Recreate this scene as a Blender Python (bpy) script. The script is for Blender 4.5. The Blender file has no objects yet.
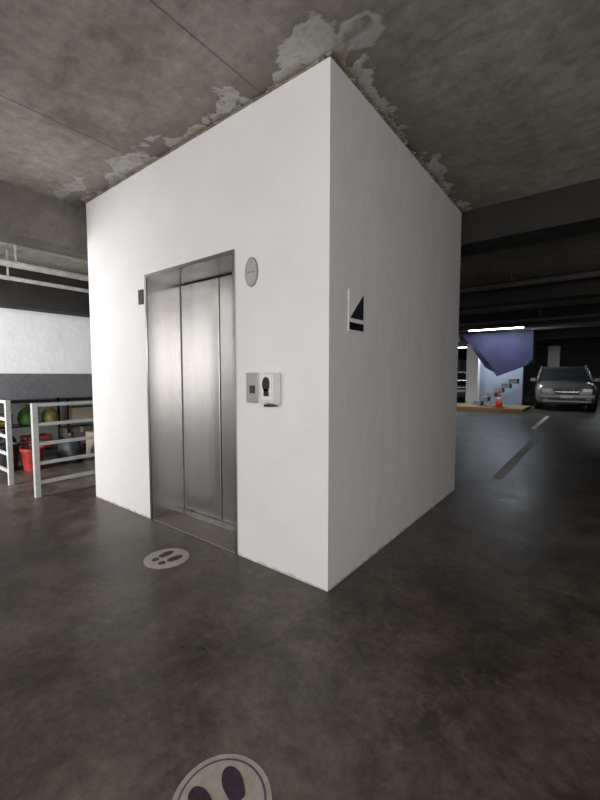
import bpy, bmesh, math, random
from mathutils import Vector, Matrix
random.seed(4)
S = bpy.context.scene
try:
    S.view_settings.view_transform = 'Standard'
    S.view_settings.look = 'None'
except Exception: pass

# ------------------------------------------------------------ node helpers
def newmat(name):
    m = bpy.data.materials.new(name); m.use_nodes = True
    nt = m.node_tree
    b = nt.nodes['Principled BSDF']
    return m, nt, b
def N(nt, t, **kw):
    n = nt.nodes.new(t)
    for k, v in kw.items():
        setattr(n, k, v)
    return n
def M(nt, op, a, b=None, c=None, clamp=False):
    n = nt.nodes.new('ShaderNodeMath'); n.operation = op; n.use_clamp = clamp
    for i, v in enumerate((a, b, c)):
        if v is None: continue
        if isinstance(v, (int, float)): n.inputs[i].default_value = v
        else: nt.links.new(v, n.inputs[i])
    return n.outputs[0]
def noise(nt, scale, detail=4, rough=.55, dist=0, stretch=None):
    tc = N(nt, 'ShaderNodeTexCoord'); out = tc.outputs['Object']
    if stretch:
        mp = N(nt, 'ShaderNodeMapping'); mp.inputs['Scale'].default_value = stretch
        nt.links.new(out, mp.inputs[0]); out = mp.outputs[0]
    n = N(nt, 'ShaderNodeTexNoise')
    n.inputs['Scale'].default_value = scale; n.inputs['Detail'].default_value = detail
    n.inputs['Roughness'].default_value = rough; n.inputs['Distortion'].default_value = dist
    nt.links.new(out, n.inputs['Vector'])
    return n.outputs['Fac']
def ramp(nt, fac, stops):
    r = N(nt, 'ShaderNodeValToRGB'); e = r.color_ramp.elements
    while len(e) < len(stops): e.new(.5)
    for el, (p, c) in zip(e, stops):
        el.position = p; el.color = (c[0], c[1], c[2], 1)
    nt.links.new(fac, r.inputs[0]); return r.outputs[0]
def mix(nt, fac, a, b, mode='MIX'):
    n = N(nt, 'ShaderNodeMix', data_type='RGBA', blend_type=mode)
    for i, v in ((0, fac), (6, a), (7, b)):
        if isinstance(v, (int, float)): n.inputs[i].default_value = v
        elif isinstance(v, tuple): n.inputs[i].default_value = (v[0], v[1], v[2], 1)
        else: nt.links.new(v, n.inputs[i])
    return n.outputs[2]
def bump(nt, b, h, strength=.2, dist=.01):
    n = N(nt, 'ShaderNodeBump'); n.inputs['Strength'].default_value = strength
    n.inputs['Distance'].default_value = dist
    nt.links.new(h, n.inputs['Height']); nt.links.new(n.outputs[0], b.inputs['Normal'])
def simple(name, col, rough=.5, metal=0, var=.12, scale=12, bmp=0, coat=0):
    m, nt, b = newmat(name)
    f = noise(nt, scale)
    lo = tuple(c*(1-var) for c in col); hi = tuple(min(1, c*(1+var)) for c in col)
    nt.links.new(ramp(nt, f, [(.3, lo), (.7, hi)]), b.inputs['Base Color'])
    b.inputs['Roughness'].default_value = rough; b.inputs['Metallic'].default_value = metal
    if coat: b.inputs['Coat Weight'].default_value = coat
    if bmp: bump(nt, b, noise(nt, scale*6), bmp)
    return m
def emit(name, col, st):
    m, nt, b = newmat(name)
    b.inputs['Emission Color'].default_value = (*col, 1); b.inputs['Emission Strength'].default_value = st
    b.inputs['Base Color'].default_value = (*col, 1)
    return m

# ------------------------------------------------------------ materials
def mat_ceiling():
    m, nt, b = newmat('stained_concrete_ceiling')
    tc = N(nt, 'ShaderNodeTexCoord'); sp = N(nt, 'ShaderNodeSeparateXYZ')
    nt.links.new(tc.outputs['Object'], sp.inputs[0]); x, y = sp.outputs[0], sp.outputs[1]
    big = noise(nt, .8, 7, .6, .4); fine = noise(nt, 10, 8, .72)
    col = ramp(nt, big, [(.3, (.28, .255, .215)), (.5, (.39, .365, .315)), (.7, (.53, .50, .445))])
    col = mix(nt, .75, col, ramp(nt, fine, [(.3, (.30, .30, .30)), (.7, (.70, .70, .70))]), 'OVERLAY')
    ws = noise(nt, 1.4, 6, .6, 1.2, (1, 2.6, 1))
    col = mix(nt, M(nt, 'MULTIPLY', M(nt, 'MULTIPLY', M(nt, 'SUBTRACT', ws, .52), 6, None, True), .5, None, True), col, (.20, .165, .12))
    sm = noise(nt, 2.3, 8, .7, .8)
    col = mix(nt, M(nt, 'MULTIPLY', M(nt, 'MULTIPLY', M(nt, 'SUBTRACT', sm, .58), 9, None, True), .35), col, (.62, .60, .55))
    u = M(nt, 'DIVIDE', M(nt, 'ADD', x, .506+12.9), 1.29)
    fx = M(nt, 'FRACT', u)
    ed = M(nt, 'MINIMUM', fx, M(nt, 'SUBTRACT', 1, fx))
    wob = M(nt, 'MULTIPLY', noise(nt, 25, 4), .009)
    seam = M(nt, 'MULTIPLY', M(nt, 'LESS_THAN', ed, wob), M(nt, 'LESS_THAN', x, 0))
    col = mix(nt, M(nt, 'MULTIPLY', seam, .6), col, (.09, .08, .065))
    cell = M(nt, 'FLOOR', u)
    tone = M(nt, 'ADD', .88, M(nt, 'MULTIPLY', M(nt, 'FRACT', M(nt, 'MULTIPLY', cell, .619)), .2))
    cb = N(nt, 'ShaderNodeCombineXYZ')
    for i in range(3): nt.links.new(tone, cb.inputs[i])
    col = mix(nt, 1.0, col, cb.outputs[0], 'MULTIPLY')
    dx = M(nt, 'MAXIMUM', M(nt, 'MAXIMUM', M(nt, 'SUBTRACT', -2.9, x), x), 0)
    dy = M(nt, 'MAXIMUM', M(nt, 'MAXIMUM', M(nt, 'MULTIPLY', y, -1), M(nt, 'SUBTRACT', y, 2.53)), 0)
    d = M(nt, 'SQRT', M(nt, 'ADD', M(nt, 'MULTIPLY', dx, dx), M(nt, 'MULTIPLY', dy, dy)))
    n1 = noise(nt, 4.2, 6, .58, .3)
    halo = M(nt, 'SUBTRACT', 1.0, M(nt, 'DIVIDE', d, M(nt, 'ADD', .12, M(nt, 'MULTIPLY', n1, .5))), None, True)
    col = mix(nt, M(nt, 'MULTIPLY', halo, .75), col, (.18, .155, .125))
    def over(a, bb, k=30):
        return M(nt, 'MULTIPLY', M(nt, 'SUBTRACT', a, bb), k, None, True)
    mm = over(M(nt, 'MULTIPLY', M(nt, 'SUBTRACT', n1, .42), .8), d)
    def blob(cx, cy, r, k, a=1.0):
        ax = M(nt, 'MULTIPLY', M(nt, 'SUBTRACT', x, cx), a); ay = M(nt, 'SUBTRACT', y, cy)
        dd = M(nt, 'SQRT', M(nt, 'ADD', M(nt, 'MULTIPLY', ax, ax), M(nt, 'MULTIPLY', ay, ay)))
        return over(M(nt, 'ADD', r, M(nt, 'MULTIPLY', M(nt, 'SUBTRACT', n1, .5), k)), dd)
    for a in ((-.10, -.11, .13, .28, .7), (.16, .0, .10, .25), (-1.85, -.10, .11, .35, .4), (-2.7, -.2, .09, .4, .3), (.08, .9, .05, .4, 1.5)):
        mm = M(nt, 'MAXIMUM', mm, blob(*a))
    pn = noise(nt, 5, 7, .66, .4)
    pc = ramp(nt, pn, [(.30, (.22, .20, .17)), (.43, (.38, .36, .325)), (.55, (.60, .59, .57)), (.64, (.50, .485, .46)), (.74, (.30, .275, .235))])
    rim = M(nt, 'MULTIPLY', M(nt, 'MULTIPLY', mm, M(nt, 'SUBTRACT', 1, mm)), 4)
    och = over(M(nt, 'MULTIPLY', M(nt, 'SUBTRACT', noise(nt, 7, 4, .6), .42), .4), d)
    pc = mix(nt, M(nt, 'MULTIPLY', och, .7), pc, (.42, .34, .22))
    col = mix(nt, mm, col, pc)
    col = mix(nt, M(nt, 'MULTIPLY', rim, .6), col, (.66, .65, .62))
    nt.links.new(col, b.inputs['Base Color']); b.inputs['Roughness'].default_value = .85
    h = M(nt, 'ADD', M(nt, 'MULTIPLY', mm, M(nt, 'ADD', .5, M(nt, 'MULTIPLY', pn, .5))), M(nt, 'MULTIPLY', fine, .5))
    bump(nt, b, h, .3, .006)
    return m
def mat_concrete(name, lo, hi, sc=1.2):
    m, nt, b = newmat(name)
    f = noise(nt, sc, 8, .65, .4); g = noise(nt, sc*14, 6, .7)
    c = ramp(nt, f, [(.3, lo), (.7, hi)])
    c = mix(nt, .5, c, ramp(nt, g, [(.3, (.35,)*3), (.7, (.65,)*3)]), 'OVERLAY')
    nt.links.new(c, b.inputs['Base Color']); b.inputs['Roughness'].default_value = .85
    bump(nt, b, g, .3, .01); return m
def mat_floor():
    m, nt, b = newmat('polished_dirty_concrete_floor')
    a = noise(nt, .6, 8, .62, .5); c2 = noise(nt, 2.6, 9, .74, .4); g = noise(nt, 22, 8, .75)
    col = ramp(nt, a, [(.32, (.066, .052, .041)), (.5, (.098, .082, .066)), (.66, (.150, .130, .108))])
    col = mix(nt, .9, col, ramp(nt, c2, [(.32, (.22,)*3), (.46, (.43,)*3), (.52, (.56,)*3), (.66, (.80,)*3)]), 'OVERLAY')
    col = mix(nt, .7, col, ramp(nt, g, [(.35, (.32,)*3), (.65, (.70,)*3)]), 'OVERLAY')
    oil = noise(nt, 1.9, 9, .74, .2)
    col = mix(nt, M(nt, 'MULTIPLY', M(nt, 'MULTIPLY', M(nt, 'SUBTRACT', oil, .55), 20, None, True), .45), col, (.038, .031, .025))
    pale = noise(nt, 3.3, 9, .78, .2)
    col = mix(nt, M(nt, 'MULTIPLY', M(nt, 'MULTIPLY', M(nt, 'SUBTRACT', pale, .61), 16, None, True), .28), col, (.24, .215, .185))
    sp = noise(nt, 75, 2, .5)
    col = mix(nt, M(nt, 'MULTIPLY', M(nt, 'GREATER_THAN', sp, .72), .3), col, (.34, .32, .29))
    nt.links.new(col, b.inputs['Base Color'])
    r = N(nt, 'ShaderNodeMapRange'); nt.links.new(c2, r.inputs[0])
    r.inputs[1].default_value = .3; r.inputs[2].default_value = .7; r.inputs[3].default_value = .26; r.inputs[4].default_value = .5
    nt.links.new(r.outputs[0], b.inputs['Roughness'])
    b.inputs['Specular IOR Level'].default_value = .38
    bump(nt, b, M(nt, 'ADD', c2, M(nt, 'MULTIPLY', g, .3)), .12, .01); return m
def mat_plaster(name='white_painted_plaster', c=(.80, .785, .78)):
    m, nt, b = newmat(name)
    tc = N(nt, 'ShaderNodeTexCoord'); sp = N(nt, 'ShaderNodeSeparateXYZ'); nt.links.new(tc.outputs['Object'], sp.inputs[0])
    f = noise(nt, 1.5, 6, .6, .3); g = noise(nt, 30, 5, .6)
    col = ramp(nt, f, [(.3, tuple(v*.93 for v in c)), (.7, c)])
    zz = M(nt, 'ADD', sp.outputs[2], M(nt, 'MULTIPLY', noise(nt, 9, 5, .7), -.10))
    gr = M(nt, 'LESS_THAN', zz, -.038)
    col = mix(nt, M(nt, 'MULTIPLY', gr, .6), col, (.35, .32, .29))
    nt.links.new(col, b.inputs['Base Color']); b.inputs['Roughness'].default_value = .6
    bump(nt, b, M(nt, 'ADD', M(nt, 'MULTIPLY', noise(nt, 3.5, 4), 2.0), M(nt, 'MULTIPLY', g, .15)), .35, .015); return m
def mat_steel(name='brushed_stainless_steel'):
    m, nt, b = newmat(name)
    f = noise(nt, 120, 3, .6, 0, (1, 1, .004))
    nt.links.new(ramp(nt, f, [(.3, (.52, .51, .50)), (.7, (.58, .57, .56))]), b.inputs['Base Color'])
    b.inputs['Metallic'].default_value = 1
    b.inputs['Roughness'].default_value = .27
    bump(nt, b, noise(nt, 2.2, 0, .4, 0, (1.6, 1.6, .12)), .3, .04); return m

CEIL = mat_ceiling(); FLOOR = mat_floor(); PLASTER = mat_plaster(); STEEL = mat_steel()
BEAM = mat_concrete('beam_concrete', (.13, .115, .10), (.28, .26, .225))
BEAM_SHADE = mat_concrete('shaded_beam_concrete', (.016, .014, .013), (.036, .032, .029))  # beam concrete with the dimness of the garage put into its colour
LEDGE = mat_concrete('grey_ledge_concrete', (.12, .12, .135), (.17, .17, .185))
WALLD = mat_concrete('dark_far_wall', (.05, .05, .05), (.1, .1, .1))
WHITEW = mat_plaster('white_wall_paint', (.84, .84, .84))
WHITE = simple('white_plastic', (.82, .82, .82), .35, 0, .04)
WHITEM = simple('white_painted_metal', (.55, .57, .56), .4, 0, .1)
BLACK = simple('black_plastic', (.012, .012, .014), .25, 0, .2)
DARK = simple('dark_plate', (.05, .045, .045), .4, .3, .2)
GREYM = simple('grey_metal_plate', (.40, .39, .39), .35, .9, .1)
CREAM = simple('cream_vinyl', (.50, .47, .40), .5, 0, .15, 25)
PURPLE = simple('dark_purple_vinyl', (.045, .025, .05), .5, 0, .3, 30)
RINGP = simple('purple_vinyl_ring', (.16, .09, .19), .5, 0, .3, 30)
RUBBER = simple('tyre_rubber', (.015, .015, .015), .8)
SUVP = simple('silver_car_paint', (.30, .275, .265), .3, .3, .05, 3, 0, .8)
CARD = simple('dark_car_paint', (.03, .03, .035), .3, .4, .05, 3, 0, .8)
GLASS = simple('car_glass', (.06, .065, .07), .08, .2, .1)
CHROME = simple('chrome', (.7, .7, .7), .15, 1, .02)
LAMPG = simple('headlight_lens', (.75, .77, .8), .1, .3, .05)
BLUE = simple('blue_violet_paint', (.042, .045, .115), .6, 0, .2, 2)
ORANGE = simple('orange_paint', (.42, .22, .09), .5, 0, .15)
YEL = simple('ochre_timber', (.40, .27, .13), .6, 0, .25, 8)
REDC = simple('cone_red', (.65, .07, .04), .5)
PIPE = simple('pipe_paint', (.42, .41, .39), .5, 0, .2)
TUBE = emit('fluorescent_tube', (.85, .93, 1.0), 14)
SILL = simple('worn_sill_brown', (.22, .195, .175), .55, 0, .12, 14, .08)
SILLM = simple('sill_aluminium', (.3, .28, .27), .4, .7, .2, 20)
LINE = simple('worn_white_line', (.85, .85, .85), .9, 0, .15, 6)

# ------------------------------------------------------------ mesh helpers
def mesh_obj(name, bm, mats, parent=None, loc=(0, 0, 0), rot=(0, 0, 0), smooth=False):
    me = bpy.data.meshes.new(name); bmesh.ops.recalc_face_normals(bm, faces=bm.faces); bm.to_mesh(me); bm.free()
    for m in (mats if isinstance(mats, (list, tuple)) else [mats]): me.materials.append(m)
    o = bpy.data.objects.new(name, me); S.collection.objects.link(o)
    o.location = loc; o.rotation_euler = rot
    if parent: o.parent = parent
    if smooth:
        for p in me.polygons: p.use_smooth = True
    return o
def merge(bm, t, mi=0):
    vm = {v: bm.verts.new(v.co) for v in t.verts}
    for f in t.faces:
        try:
            nf = bm.faces.new([vm[v] for v in f.verts]); nf.material_index = mi; nf.smooth = f.smooth
        except ValueError: pass
    t.free()
def addbox(bm, a, b, mi=0, bev=0):
    t = bmesh.new(); bmesh.ops.create_cube(t, size=1)
    for v in t.verts:
        v.co = Vector([(a[i]+b[i])/2 + v.co[i]*(b[i]-a[i]) for i in range(3)])
    if bev: bmesh.ops.bevel(t, geom=t.edges[:], offset=bev, segments=3, profile=.5, affect='EDGES')
    merge(bm, t, mi)
def addcyl(bm, p0, p1, r0, r1=None, seg=20, mi=0):
    r1 = r0 if r1 is None else r1
    p0 = Vector(p0); p1 = Vector(p1); t = bmesh.new()
    bmesh.ops.create_cone(t, cap_ends=True, segments=seg, radius1=r0, radius2=r1, depth=(p1-p0).length)
    q = (p1-p0).to_track_quat('Z', 'Y').to_matrix().to_4x4()
    bmesh.ops.transform(t, matrix=Matrix.Translation((p0+p1)/2) @ q, verts=t.verts[:])
    for f in t.faces:
        if len(f.verts) == 4: f.smooth = True
    merge(bm, t, mi)
def boxes(name, lst, mat, parent=None, bev=0, **k):
    bm = bmesh.new()
    for it in lst: addbox(bm, it[0], it[1], it[2] if len(it) > 2 else 0, bev)
    return mesh_obj(name, bm, mat, parent, **k)
def empty(name, loc=(0, 0, 0), rz=0):
    e = bpy.data.objects.new(name, None); S.collection.objects.link(e); e.location = loc; e.rotation_euler = (0, 0, rz)
    e.empty_display_size = .2; return e
def prism(bm, pts, axis, a, b, mi=0):
    def P(u, v, w):
        return {'x': (w, u, v), 'y': (u, w, v), 'z': (u, v, w)}[axis]
    v0 = [bm.verts.new(P(u, v, a)) for u, v in pts]; v1 = [bm.verts.new(P(u, v, b)) for u, v in pts]
    n = len(pts)
    fs = [bm.faces.new(v0), bm.faces.new(v1)]
    for i in range(n): fs.append(bm.faces.new((v0[i], v0[(i+1) % n], v1[(i+1) % n], v1[i])))
    for f in fs: f.material_index = mi

CH = 3.0
# ------------------------------------------------------------ room shell
boxes('floor', [((-6.7, -9, -.15), (14, 27, 0))], FLOOR)
boxes('ceiling', [((-6.7, -9, CH), (14, 27, CH+.2))], CEIL)
boxes('wall_left', [((-6.7, -9, 0), (-6.5, 27, CH))], WHITEW)
boxes('wall_far', [((-6.5, 26.8, 0), (14, 27, CH))], WALLD)
boxes('wall_right', [((13.8, -9, 0), (14, 26.8, CH))], WALLD)
boxes('ceiling_beam', [((-3.42, -9, 2.56), (-3.07, 26.8, CH))], BEAM)
boxes('ceiling_beam', [((-6.5, -9, 2.36), (-6.1, 26.8, CH))], BEAM_SHADE)
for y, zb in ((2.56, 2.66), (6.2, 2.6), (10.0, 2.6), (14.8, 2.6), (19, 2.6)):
    boxes('ceiling_beam', [((-3.07, y, zb), (13.8, y+.4, CH))], BEAM_SHADE)

# ------------------------------------------------------------ elevator shaft
sh = empty('elevator_shaft')
X0, X1, DL, DR, DH, YB, DP = -2.9, 0.0, -1.85, -.768, 2.10, 2.53, .33
boxes('shaft_walls', [((X0, 0, 0), (DL, DP+.05, 2.975)), ((DR, 0, 0), (X1, DP+.05, 2.975)), ((DL, 0, DH), (DR, DP+.05, 2.975)),
                ((X0, DP+.05, 0), (X0+.2, YB, 2.975)), ((X1-.2, DP+.05, 0), (X1, YB, 2.975)), ((X0+.2, YB-.2, 0), (X1-.2, YB, 2.975))], PLASTER, sh)
bm = bmesh.new()
def ragged(p0, p1, nrm, n):
    p0 = Vector(p0); p1 = Vector(p1); nrm = Vector(nrm)
    for i in range(n):
        t = (i+random.random())/n; c = p0.lerp(p1, t) + nrm*random.uniform(-.03, -.006); s = random.uniform(.006, .018)
        q = bmesh.new(); bmesh.ops.create_icosphere(q, subdivisions=1, radius=1)
        for v in q.verts:
            v.co = Vector((v.co.x*s*1.6, v.co.y*s*1.1, v.co.z*s*.6))*random.uniform(.7, 1.25) + c
        merge(bm, q)
ragged((-2.9, 0, 2.99), (0, 0, 2.99), (0, -1, 0), 210)
ragged((0, 0, 2.99), (0, 2.53, 2.99), (1, 0, 0), 190)
addbox(bm, (-2.89, .012, 2.97), (-.012, .1, 3.0)); addbox(bm, (-.1, .012, 2.97), (-.012, 2.5, 3.0))
mesh_obj('crumbled_mortar', bm, mat_concrete('mortar', (.16, .135, .10), (.40, .37, .32), 5), sh)

# elevator door
ed = empty('elevator_door')
boxes('jamb_left', [((DL, -.006, 0), (DL+.012, DP, DH)), ((DL-.012, -.008, 0), (DL+.012, .0, DH+.012))], STEEL, ed)
boxes('jamb_right', [((DR-.012, -.006, 0), (DR, DP, DH)), ((DR-.012, -.008, 0), (DR+.012, .0, DH+.012))], STEEL, ed)
boxes('header', [((DL+.012, -.006, DH-.012), (DR-.012, DP, DH)), ((DL+.012, -.008, DH-.012), (DR-.012, 0, DH+.012))], STEEL, ed)
mid = (DL+DR)/2
boxes('door_panel_left', [((DL+.022, DP, .012), (mid-.007, DP+.04, DH-.022))], STEEL, ed, .004)
boxes('door_panel_right', [((mid+.007, DP, .012), (DR-.022, DP+.04, DH-.022))], STEEL, ed, .004)
boxes('shadow_gap', [((DL+.012, DP+.042, 0), (DR-.012, DP+.048, DH-.012))], BLACK, ed)
boxes('edge_seal', [((mid-.0075, DP+.001, .013), (mid+.0075, DP+.041, DH-.023))], BLACK, ed)
boxes('sill', [((DL+.012, .24, 0), (DR-.012, DP+.03, .010))], SILLM, ed)
boxes('threshold', [((DL+.012, .004, 0), (DR-.012, .235, .008))], SILL, ed)

# call panel
cp = empty('elevator_call_panel', (-.60, 0, 1.185))
boxes('plate', [((-.056, -.006, -.1), (.056, 0, .1))], GREYM, cp, .002)
bm = bmesh.new(); addcyl(bm, (0, -.004, -.01), (0, -.014, -.01), .018, seg=24)
addbox(bm, (-.024, -.008, -.036), (.024, -.005, .016))
mesh_obj('call_button', bm, DARK, cp)
fi = empty('floor_indicator_plate', (-1.925, 0, 1.937))
boxes('plate', [((-.035, -.012, -.062), (.035, 0, .062))], DARK, fi, .003)
ov = empty('oval_wall_sign', (-.60, 0, 1.936))
def ellipse(bm, a, b, y0, y1, mi=0, n=48):
    prism(bm, [(a*math.cos(2*math.pi*i/n), b*math.sin(2*math.pi*i/n)) for i in range(n)], 'y', y0, y1, mi)
bm = bmesh.new(); ellipse(bm, .058, .095, -.006, 0, 0); mesh_obj('rim', bm, GREYM, ov)
bm = bmesh.new(); ellipse(bm, .050, .086, -.008, -.005, 0); mesh_obj('face', bm, simple('sign_grey_white', (.40, .40, .40), .4), ov)
boxes('mark', [((-.034, -.0088, -.006), (.034, -.008, .006))], simple('sign_print', (.27, .27, .28), .5), ov)

# sanitizer dispenser
sd = empty('hand_sanitizer_dispenser', (-.405, 0, 1.185))
bm = bmesh.new(); prof = [(0, -.10), (-.045, -.10), (-.075, -.08), (-.085, .03), (-.078, .085), (-.055, .10), (0, .10)]
t = bmesh.new(); prism(t, prof, 'x', -.05, .05); bmesh.ops.bevel(t, geom=t.edges[:], offset=.008, segments=3, affect='EDGES'); merge(bm, t)
mesh_obj('housing', bm, WHITE, sd)
bm = bmesh.new(); n = 24
prism(bm, [(.030*math.cos(2*math.pi*i/n), .028+.045*math.sin(2*math.pi*i/n)) for i in range(n)], 'y', -.0875, -.076)
addbox(bm, (-.018, -.0875, -.045), (.018, -.076, .0)); mesh_obj('window', bm, BLACK, sd)
boxes('nozzle', [((-.03, -.075, -.112), (.03, -.01, -.098))], BLACK, sd, .003)

# ramp sign
rs = empty('ramp_wall_sign', (0, .297, 1.66))
boxes('board', [((0, -.092, -.125), (.008, .092, .125))], WHITE, rs, .001)
bm = bmesh.new(); prism(bm, [(-.08, -.045), (.085, -.045), (.085, .115)], 'x', .008, .0095); mesh_obj('triangle', bm, simple('sign_indigo', (.022, .021, .035), .4), rs)
boxes('caption_band', [((.008, -.088, -.115), (.0095, .088, -.07))], BLACK, rs)

# ------------------------------------------------------------ floor stickers
def sole(bm, cx, cy, rot, s=1.0, side=1, mi=1, z0=.003, z1=.0036):
    # outline of a shoe sole (toe box, instep) and a separate heel
    toe = [(-.022, -.022), (-.029, .012), (-.030, .040), (-.022, .066), (-.006, .080), (.010, .078), (.022, .062), (.028, .036), (.024, .008), (.016, -.022)]
    heel = [(-.020, -.034), (.016, -.034), (.020, -.056), (.014, -.074), (0, -.082), (-.014, -.077), (-.022, -.058)]
    for poly in (toe, heel):
        # Chaikin smoothing
        P = [Vector((a*side, b)) for a, b in poly]
        for _ in range(2):
            Q = []
            for i in range(len(P)):
                a, b = P[i], P[(i+1) % len(P)]; Q += [a*.75+b*.25, a*.25+b*.75]
            P = Q
        pts = [(cx+s*(p.x*math.cos(rot)-p.y*math.sin(rot)), cy+s*(p.x*math.sin(rot)+p.y*math.cos(rot))) for p in P]
        prism(bm, pts, 'z', z0, z1, mi)
def sticker(x, y, rz, mats):
    bm = bmesh.new()
    c = lambda r, n=64: [(r*math.cos(2*math.pi*i/n), r*math.sin(2*math.pi*i/n)) for i in range(n)]
    prism(bm, c(.15), 'z', .0004, .0015, 0)
    prism(bm, c(.134), 'z', .0015, .0020, 2); prism(bm, c(.127), 'z', .0020, .0026, 0)
    sole(bm, -.046, -.0, .12, 1.12, 1); sole(bm, .046, .0, -.12, 1.12, -1)
    return mesh_obj('footprint_floor_sticker', bm, mats, None, (x, y, 0), (0, 0, rz))
sticker(-1.117, -.335, 0.0, [CREAM, PURPLE, CREAM])
sticker(.367, -1.125, 1.25, [CREAM, PURPLE, RINGP])

# ------------------------------------------------------------ left zone
def railing(name, p0, p1, h=.98, posts=(0, 1), n=5):
    bm = bmesh.new(); p0 = Vector((*p0, 0)); p1 = Vector((*p1, 0)); d = (p1-p0)
    def bar(a, b, w, hh):
        dr = (b-a).normalized()
        t = bmesh.new(); bmesh.ops.create_cube(t, size=1)
        L = (b-a).length
        for v in t.verts: v.co = Vector((v.co.x*L, v.co.y*w, v.co.z*hh))
        bmesh.ops.bevel(t, geom=t.edges[:], offset=.004, segments=2, affect='EDGES')
        q = dr.to_track_quat('X', 'Z').to_matrix().to_4x4()
        bmesh.ops.transform(t, matrix=Matrix.Translation((a+b)/2) @ q, verts=t.verts[:]); merge(bm, t)
    for k in posts:
        c = p0+d*k; addbox(bm, (c.x-.025, c.y-.025, 0), (c.x+.025, c.y+.025, h), 0, .003)
    for i in range(n):
        z = h-.02-(h-.17)*i/(n-1); bar(p0+Vector((0, 0, z)), p1+Vector((0, 0, z)), .03, .035)
    return mesh_obj(name, bm, WHITEM)
railing('metal_railing', (-3.36, -.38), (-3.36, 2.3), posts=(0, .5, 1))
railing('metal_railing', (-4.12, -.40), (-5.6, -.40), posts=(0, 1))
hl = empty('half_level_slab')
boxes('edge_beam', [((-5.2, -6, .94), (-5.0, 8, 1.29)), ((-6.48, -6, 1.05), (-5.2, 8, 1.28))], LEDGE, hl)
boxes('support_piers', [((-5.6, y, 0), (-5.25, y+.3, 1.05)) for y in (-5.5, -2.4, 2.6, 5.6, 7.6)], WHITEW, hl)
def pipe(x, z, r, y0, y1, mat=PIPE):
    bm = bmesh.new(); addcyl(bm, (x, y0, z), (x, y1, z), r)
    y = y0+.6
    while y < y1-.3:
        addcyl(bm, (x, y-.04, z), (x, y+.04, z), r*1.18)
        addbox(bm, (x-.008, y+.3, z), (x+.008, y+.32, CH)); y += 1.9
    mesh_obj('ceiling_pipe', bm, mat)
pipe(-5.0, 2.74, .045, -8.5, 12); pipe(-5.35, 2.62, .03, -8.5, 12)
def bucket(x, y, col, name='plastic_bucket', r=.13, h=.3):
    e = empty(name, (x, y, 0)); bm = bmesh.new(); n = 28
    rings = []
    for rr, z in [(.001, 0), (r*.78, 0), (r*.97, h-.04), (r*1.06, h-.04), (r*1.06, h), (r*.94, h), (r*.74, .015), (.001, .015)]:
        rings.append([bm.verts.new((rr*math.cos(2*math.pi*i/n), rr*math.sin(2*math.pi*i/n), z)) for i in range(n)])
    for a, b in zip(rings, rings[1:]):
        for i in range(n): bm.faces.new((a[i], a[(i+1) % n], b[(i+1) % n], b[i]))
    mesh_obj('pail', bm, simple(name+'_c', col, .4), e)
    bm = bmesh.new(); k = 12; pts = [Vector((r*1.07*math.cos(math.pi*i/k), .02, h-.03+.9*r*math.sin(math.pi*i/k))) for i in range(k+1)]
    for a, b in zip(pts, pts[1:]): addcyl(bm, a, b, .004, seg=8)
    mesh_obj('handle', bm, GREYM, e)
bucket(-4.75, .02, (.35, .03, .025)); bucket(-4.95, -.22, (.02, .02, .025), r=.15, h=.36)
def crate(x, y, z, sx, sy, sz, col, parent, name='plastic_crate'):
    bm = bmesh.new(); w = .015
    addbox(bm, (-sx/2, -sy/2, 0), (sx/2, sy/2, w))
    for k in range(4):
        z0 = k*sz/4; z1 = z0+sz/4*.62 if k < 3 else sz
        addbox(bm, (-sx/2, -sy/2, z0), (-sx/2+w, sy/2, z1)); addbox(bm, (sx/2-w, -sy/2, z0), (sx/2, sy/2, z1))
        addbox(bm, (-sx/2, -sy/2, z0), (sx/2, -sy/2+w, z1)); addbox(bm, (-sx/2, sy/2-w, z0), (sx/2, sy/2, z1))
    mesh_obj(name, bm, simple(name+'_c', col, .45), parent, (x, y, z))
def carton(x, y, z, sx, sy, sz, rz=0, parent=None, c=(.42, .31, .2)):
    bm = bmesh.new(); addbox(bm, (-sx/2, -sy/2, 0), (sx/2, sy/2, sz), 0, .004)
    addbox(bm, (-sx/2-.001, -.025, sz*.7), (sx/2+.001, .025, sz+.001), 1)
    mesh_obj('cardboard_box', bm, [simple('cardboard', c, .8), simple('tape', (.5, .42, .3), .4)], parent, (x, y, z), (0, 0, rz))
def bag(name, x, y, z, r, h, col, parent=None):
    bm = bmesh.new(); n = 24; rings = []
    prof = [(.02, 0), (.8, .0), (1.0, .12), (1.02, .35), (.9, .6), (.55, .8), (.2, .88), (.16, .92), (.3, 1.0), (.02, .98)]
    for k, (rr, zz) in enumerate(prof):
        rings.append([bm.verts.new((r*rr*math.cos(2*math.pi*i/n)*(1+.1*math.sin(i*1.9+k)*(0 < k < 7)), r*.8*rr*math.sin(2*math.pi*i/n)*(1+.1*math.sin(i*2.7+k*2)), h*zz)) for i in range(n)])
    for a, b in zip(rings, rings[1:]):
        for i in range(n):
            f = bm.faces.new((a[i], a[(i+1) % n], b[(i+1) % n], b[i])); f.smooth = True
    mesh_obj(name, bm, simple(name+'_c', col, .5, 0, .4, 8, .4), parent, (x, y, z))
su = empty('storage_shelf', (-5.65, .75, 0))
boxes('shelf_boards', [((-.2, -1.1, z), (.2, .9, z+.02)) for z in (.12, .5, .86)], BLACK, su)
boxes('shelf_posts', [((x, y, 0), (x+.03, y+.03, .9)) for x in (-.2, .17) for y in (-1.1, -.015, .87)], BLACK, su)
crate(.02, -.88, .52, .3, .3, .18, (.5, .38, .06), su); bag('refuse_sack', .02, -.5, .52, .15, .3, (.08, .20, .05), su)
bag('refuse_sack', .02, -.2, .52, .13, .26, (.35, .30, .1), su); carton(.03, .25, .52, .3, .4, .22, parent=su, c=(.5, .43, .33))
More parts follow.
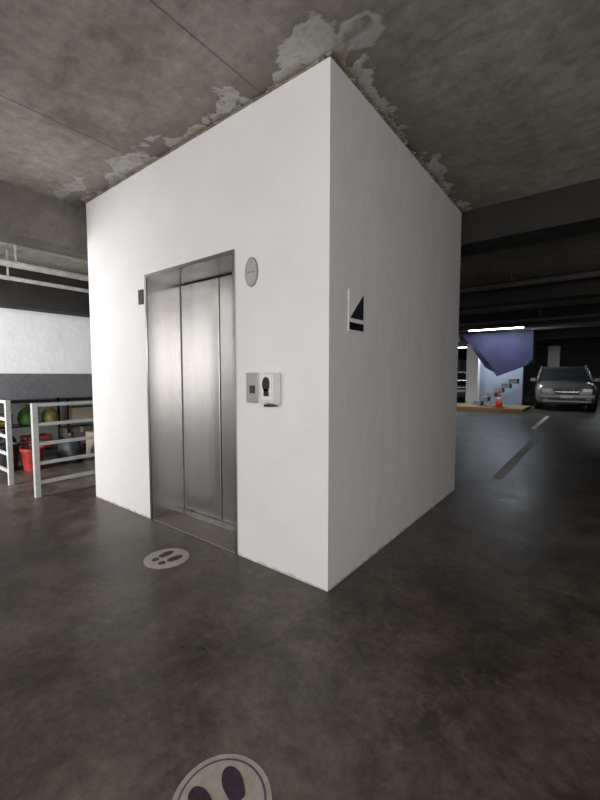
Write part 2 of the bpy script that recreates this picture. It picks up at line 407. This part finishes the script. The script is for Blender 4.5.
carton(.03, .66, .52, .3, .3, .28, parent=su, c=(.3, .26, .22)); bag('refuse_sack', .02, -.8, .14, .17, .32, (.03, .03, .035), su)
crate(.02, -.4, .14, .3, .34, .2, (.3, .06, .05), su); carton(.03, .2, .14, .3, .45, .28, parent=su, c=(.16, .13, .12)); bag('refuse_sack', .02, .65, .14, .16, .3, (.5, .48, .42), su)
carton(-5.15, 1.2, 0, .35, .5, .36, .1, c=(.38, .33, .27)); bag('refuse_sack', -4.9, .55, 0, .2, .42, (.035, .04, .05)); bag('refuse_sack', -5.1, -.85, 0, .2, .45, (.1, .09, .08))

# ------------------------------------------------------------ vehicles
def car(name, x, y, rz, paint, W=.92, L=4.5, H=1.68):
    e = empty(name, (x, y, 0), rz)
    st = [(-L/2, .42, .72, .80), (-L/2+.12, .28, .88, .93), (-L/2+.5, .25, .98, .98), (-L/2+1.25, .25, 1.04, 1.0), (-.3, .25, 1.05, 1.0),
          (L/2-.9, .25, 1.06, 1.0), (L/2-.15, .28, 1.02, .95), (L/2, .45, .9, .86)]
    bm = bmesh.new(); rings = []
    for yy, zb, zt, k in st:
        w = W*k; pts = [(-w*.93, zb), (-w, zb+.14), (-w, zt-.22), (-w*.93, zt-.05), (-w*.78, zt), (0, zt+.03), (w*.78, zt), (w*.93, zt-.05), (w, zt-.22), (w, zb+.14), (w*.93, zb)]
        rings.append([bm.verts.new((px, yy, pz)) for px, pz in pts])
    n = 11
    for a, b in zip(rings, rings[1:]):
        for i in range(n):
            f = bm.faces.new((a[i], a[(i+1) % n], b[(i+1) % n], b[i])); f.smooth = True
    bm.faces.new(rings[0]); bm.faces.new(rings[-1])
    mesh_obj('body', bm, paint, e)
    bm = bmesh.new(); g = [(-L/2+1.15, 1.02, .86), (-L/2+1.85, H-.07, .70), (-.1, H, .72), (L/2-.75, H-.04, .70), (L/2-.25, 1.03, .84)]
    lo = [-L/2+1.15, -L/2+1.85, -.1, L/2-.75, L/2-.25]
    tops = []; bots = []
    for (yy, zz, w), ly in zip(g, lo):
        tops.append([bm.verts.new((s*w*W/.92, yy, zz)) for s in (-1, 1)])
        bots.append([bm.verts.new((s*.87*W/.92, ly, 1.0)) for s in (-1, 1)])
    for i in range(4):
        f = bm.faces.new((tops[i][0], tops[i][1], tops[i+1][1], tops[i+1][0])); f.material_index = 0 if 1 <= i <= 2 else 1
        for s in (0, 1):
            f = bm.faces.new((bots[i][s], tops[i][s], tops[i+1][s], bots[i+1][s])); f.material_index = 1
    mesh_obj('cabin', bm, [paint, GLASS], e)
    bm = bmesh.new(); q = W/.92
    for s in (-q, q):
        addcyl(bm, (s*.865, -L/2+1.15, 1.02), (s*.70, -L/2+1.85, H-.06), .035, seg=8)
        addcyl(bm, (s*.70, -L/2+1.85, H-.06), (s*.72, -.1, H), .035, seg=8); addcyl(bm, (s*.72, -.1, H), (s*.70, L/2-.75, H-.04), .035, seg=8)
        addcyl(bm, (s*.70, L/2-.75, H-.04), (s*.85, L/2-.25, 1.03), .045, seg=8); addcyl(bm, (s*.88, 0, 1.02), (s*.72, 0, H), .035, seg=8)
    mesh_obj('pillars', bm, paint, e)
    bm = bmesh.new()
    for s in (-1, 1):
        for yy in (-L/2+.85, L/2-.9):
            addcyl(bm, (s*(W-.21), yy, .34), (s*(W+.015), yy, .34), .34, seg=32); addcyl(bm, (s*(W+.01), yy, .34), (s*(W+.025), yy, .34), .2, seg=24, mi=0)
    mesh_obj('wheels', bm, [RUBBER], e)
    fy = -L/2
    boxes('grille', [((-.36, fy-.02, .60), (.36, fy+.1, .76)), ((-.55, fy-.02, .40), (.55, fy+.2, .50))], BLACK, e, .01)
    boxes('grille_bar', [((-.34, fy-.03, .67), (.34, fy-.01, .69))], CHROME, e)
    boxes('bumper', [((-.80*q, fy-.07, .46), (.80*q, fy+.2, .60)), ((-.72*q, fy-.05, .30), (.72*q, fy+.3, .40))], paint, e, .03)
    boxes('headlights', [((s*.58-.15, fy-.01, .66), (s*.58+.15, fy+.2, .80)) for s in (-q, q)], LAMPG, e, .02)
    boxes('number_plate', [((-.18, fy-.08, .47), (.18, fy-.065, .57))], WHITE, e)
    boxes('mirrors', [((s*1.0-.09, -L/2+1.45, 1.02), (s*1.0+.09, -L/2+1.55, 1.16)) for s in (-q, q)], paint, e, .02)
car('suv_car', .12, 16.7, .12, SUVP, H=1.6)
car('sedan_car', -4.35, 19.6, .2, CARD, .86, 4.3, 1.45)

# ------------------------------------------------------------ far zone objects
bm = bmesh.new()   # underside of a painted stair flight, faceted
prism(bm, [(-3.0, 2.94), (-.72, 2.94), (-.72, 1.78), (-1.0, 1.62), (-1.75, 1.32), (-2.15, 1.55), (-2.9, 2.75)], 'y', 13.9, 14.6)
prism(bm, [(-.72, 2.94), (-.60, 2.94), (-.60, 1.80), (-.72, 1.72)], 'y', 13.84, 14.65)
prism(bm, [(-3.0, 2.80), (-2.85, 2.80), (-1.72, 1.22), (-.98, 1.52), (-.70, 1.66), (-.70, 1.78), (-1.0, 1.62), (-1.75, 1.34)], 'y', 13.82, 13.9)
mesh_obj('blue_stair_soffit', bm, BLUE)
boxes('wall_kiosk', [((-3.3, 16.2, 0), (-1.2, 16.4, 2.98))], simple('pale_blue_wall', (.4, .46, .58), .6, 0, .1, 2))
st = empty('concrete_stairs', (-2.55, 14.0, .102))
boxes('steps', [((i*.24, 0, i*.17), (i*.24+.26, .6, i*.17+.17)) for i in range(6)], mat_concrete('stair_concrete', (.25, .26, .3), (.4, .42, .46)), st)
boxes('column', [((-3.15, 15.25, 0), (-2.7, 15.65, CH))], WHITEW)
boxes('column', [((-.9, 22.5, 0), (-.4, 23.0, CH))], WHITEW)
boxes('column', [((2.2, 22.5, 0), (2.7, 23.0, CH))], WHITEW)
boxes('column', [((6.5, 10.45, 0), (7.0, 10.95, CH))], BEAM)
pf = empty('raised_platform')
boxes('deck', [((-3.6, 12.8, 0), (-.75, 15.1, .10))], YEL, pf)
boxes('kerb', [((-3.6, 12.75, 0), (-.70, 12.8, .13))], ORANGE, pf)
def cone(x, y, z=0, s=1):
    bm = bmesh.new(); addbox(bm, (-.19, -.19, 0), (.19, .19, .035), 0, .01)
    addcyl(bm, (0, 0, .03), (0, 0, .28), .14, .095, 28, 0); addcyl(bm, (0, 0, .28), (0, 0, .42), .096, .066, 28, 1)
    addcyl(bm, (0, 0, .42), (0, 0, .56), .066, .04, 28, 0); addcyl(bm, (0, 0, .56), (0, 0, .72), .04, .022, 28, 0)
    bmesh.ops.scale(bm, vec=(s, s, s), verts=bm.verts[:])
    mesh_obj('traffic_cone', bm, [REDC, WHITE], None, (x, y, z))
cone(-1.55, 13.45, .101, .9)
def fixture(x, y, L=1.3, along='x', mat=TUBE, z=2.87, power=0):
    e = empty('fluorescent_light_fixture', (x, y, z), 0 if along == 'x' else math.pi/2)
    boxes('housing', [((-L/2, -.09, .03), (L/2, .09, .10))], WHITEM, e, .005)
    bm = bmesh.new()
    for s in (-.05, .05): addcyl(bm, (-L/2+.03, s, .01), (L/2-.03, s, .01), .016, seg=12)
    mesh_obj('tubes', bm, mat, e)
    if power:
        ld = bpy.data.lights.new('tube_light', 'AREA'); ld.shape = 'RECTANGLE'; ld.size = L; ld.size_y = .15; ld.energy = power; ld.color = (.85, .93, 1)
        lo = bpy.data.objects.new('tube_light', ld); S.collection.objects.link(lo); lo.parent = e; lo.location = (0, 0, -.03)
fixture(-1.7, 13.2, 1.8, power=22); fixture(-.75, 12.0, 1.2, power=8); fixture(-2.0, 15.5, 1.3, power=40)
fixture(1.8, 20.6, 1.3, power=16); fixture(5, 21.5, 1.3, power=18); fixture(-5.2, 22, 1.3, power=14)
boxes('parking_line', [((.22, 3.3, .0005), (.34, 7.2, .002))], LINE)
boxes('parking_line', [((2.8, 9.3, .0005), (2.9, 14, .002))], LINE)
boxes('parking_line', [((.0, 8.6, .0005), (.1, 12.2, .002))], LINE)
bm = bmesh.new()
for yy, zz, rr in ((9.7, 2.68, .035), (5.6, 2.8, .05), (3.6, 2.86, .03), (12.6, 2.75, .04)):
    addcyl(bm, (-3, yy, zz), (13.5, yy, zz), rr)
    for x in range(-2, 13, 2): addbox(bm, (x-.01, yy-.01, zz), (x+.01, yy+.01, CH))
mesh_obj('ceiling_conduit', bm, simple('dusty_conduit', (.12, .11, .10), .7))

# ------------------------------------------------------------ lights
w = bpy.data.worlds.new('World'); S.world = w; w.use_nodes = True
w.node_tree.nodes['Background'].inputs[0].default_value = (.95, .96, 1, 1); w.node_tree.nodes['Background'].inputs[1].default_value = .34
def area(name, loc, tgt, sx, sy, p, col=(1, 1, 1), spread=180):
    ld = bpy.data.lights.new(name, 'AREA'); ld.shape = 'RECTANGLE'; ld.size = sx; ld.size_y = sy; ld.energy = p; ld.color = col
    ld.spread = math.radians(spread)
    o = bpy.data.objects.new(name, ld); S.collection.objects.link(o); o.location = loc
    o.rotation_euler = (Vector(tgt)-Vector(loc)).to_track_quat('-Z', 'Y').to_euler(); return o
area('daylight_opening', (-2.0, -8.8, 1.6), (-1.5, 0, 1.6), 7, 2.4, 345, (1, .982, .965))
area('side_fill', (4.4, -3.8, 1.7), (0, .0, 1.2), 2.4, 2.2, 58, (1, .98, .975), 130)  # added fill lamp inside the hall, brightens the shaft's side face
area('left_wall_fill', (-4.1, -4.0, 2.2), (-6.4, 1.5, 1.6), 1.2, 1.2, 150, (1, 1, 1), 120)  # added lamp without a visible source, brightens the white left wall

# ------------------------------------------------------------ camera
cd = bpy.data.cameras.new('camera'); cam = bpy.data.objects.new('camera', cd); S.collection.objects.link(cam)
cam.location = (1.199, -1.821, 1.27); cam.rotation_euler = (math.radians(90-3.725), 0, math.radians(37.65))
cd.sensor_width = 36; cd.lens = 17.28; cd.clip_start = .05
S.camera = cam
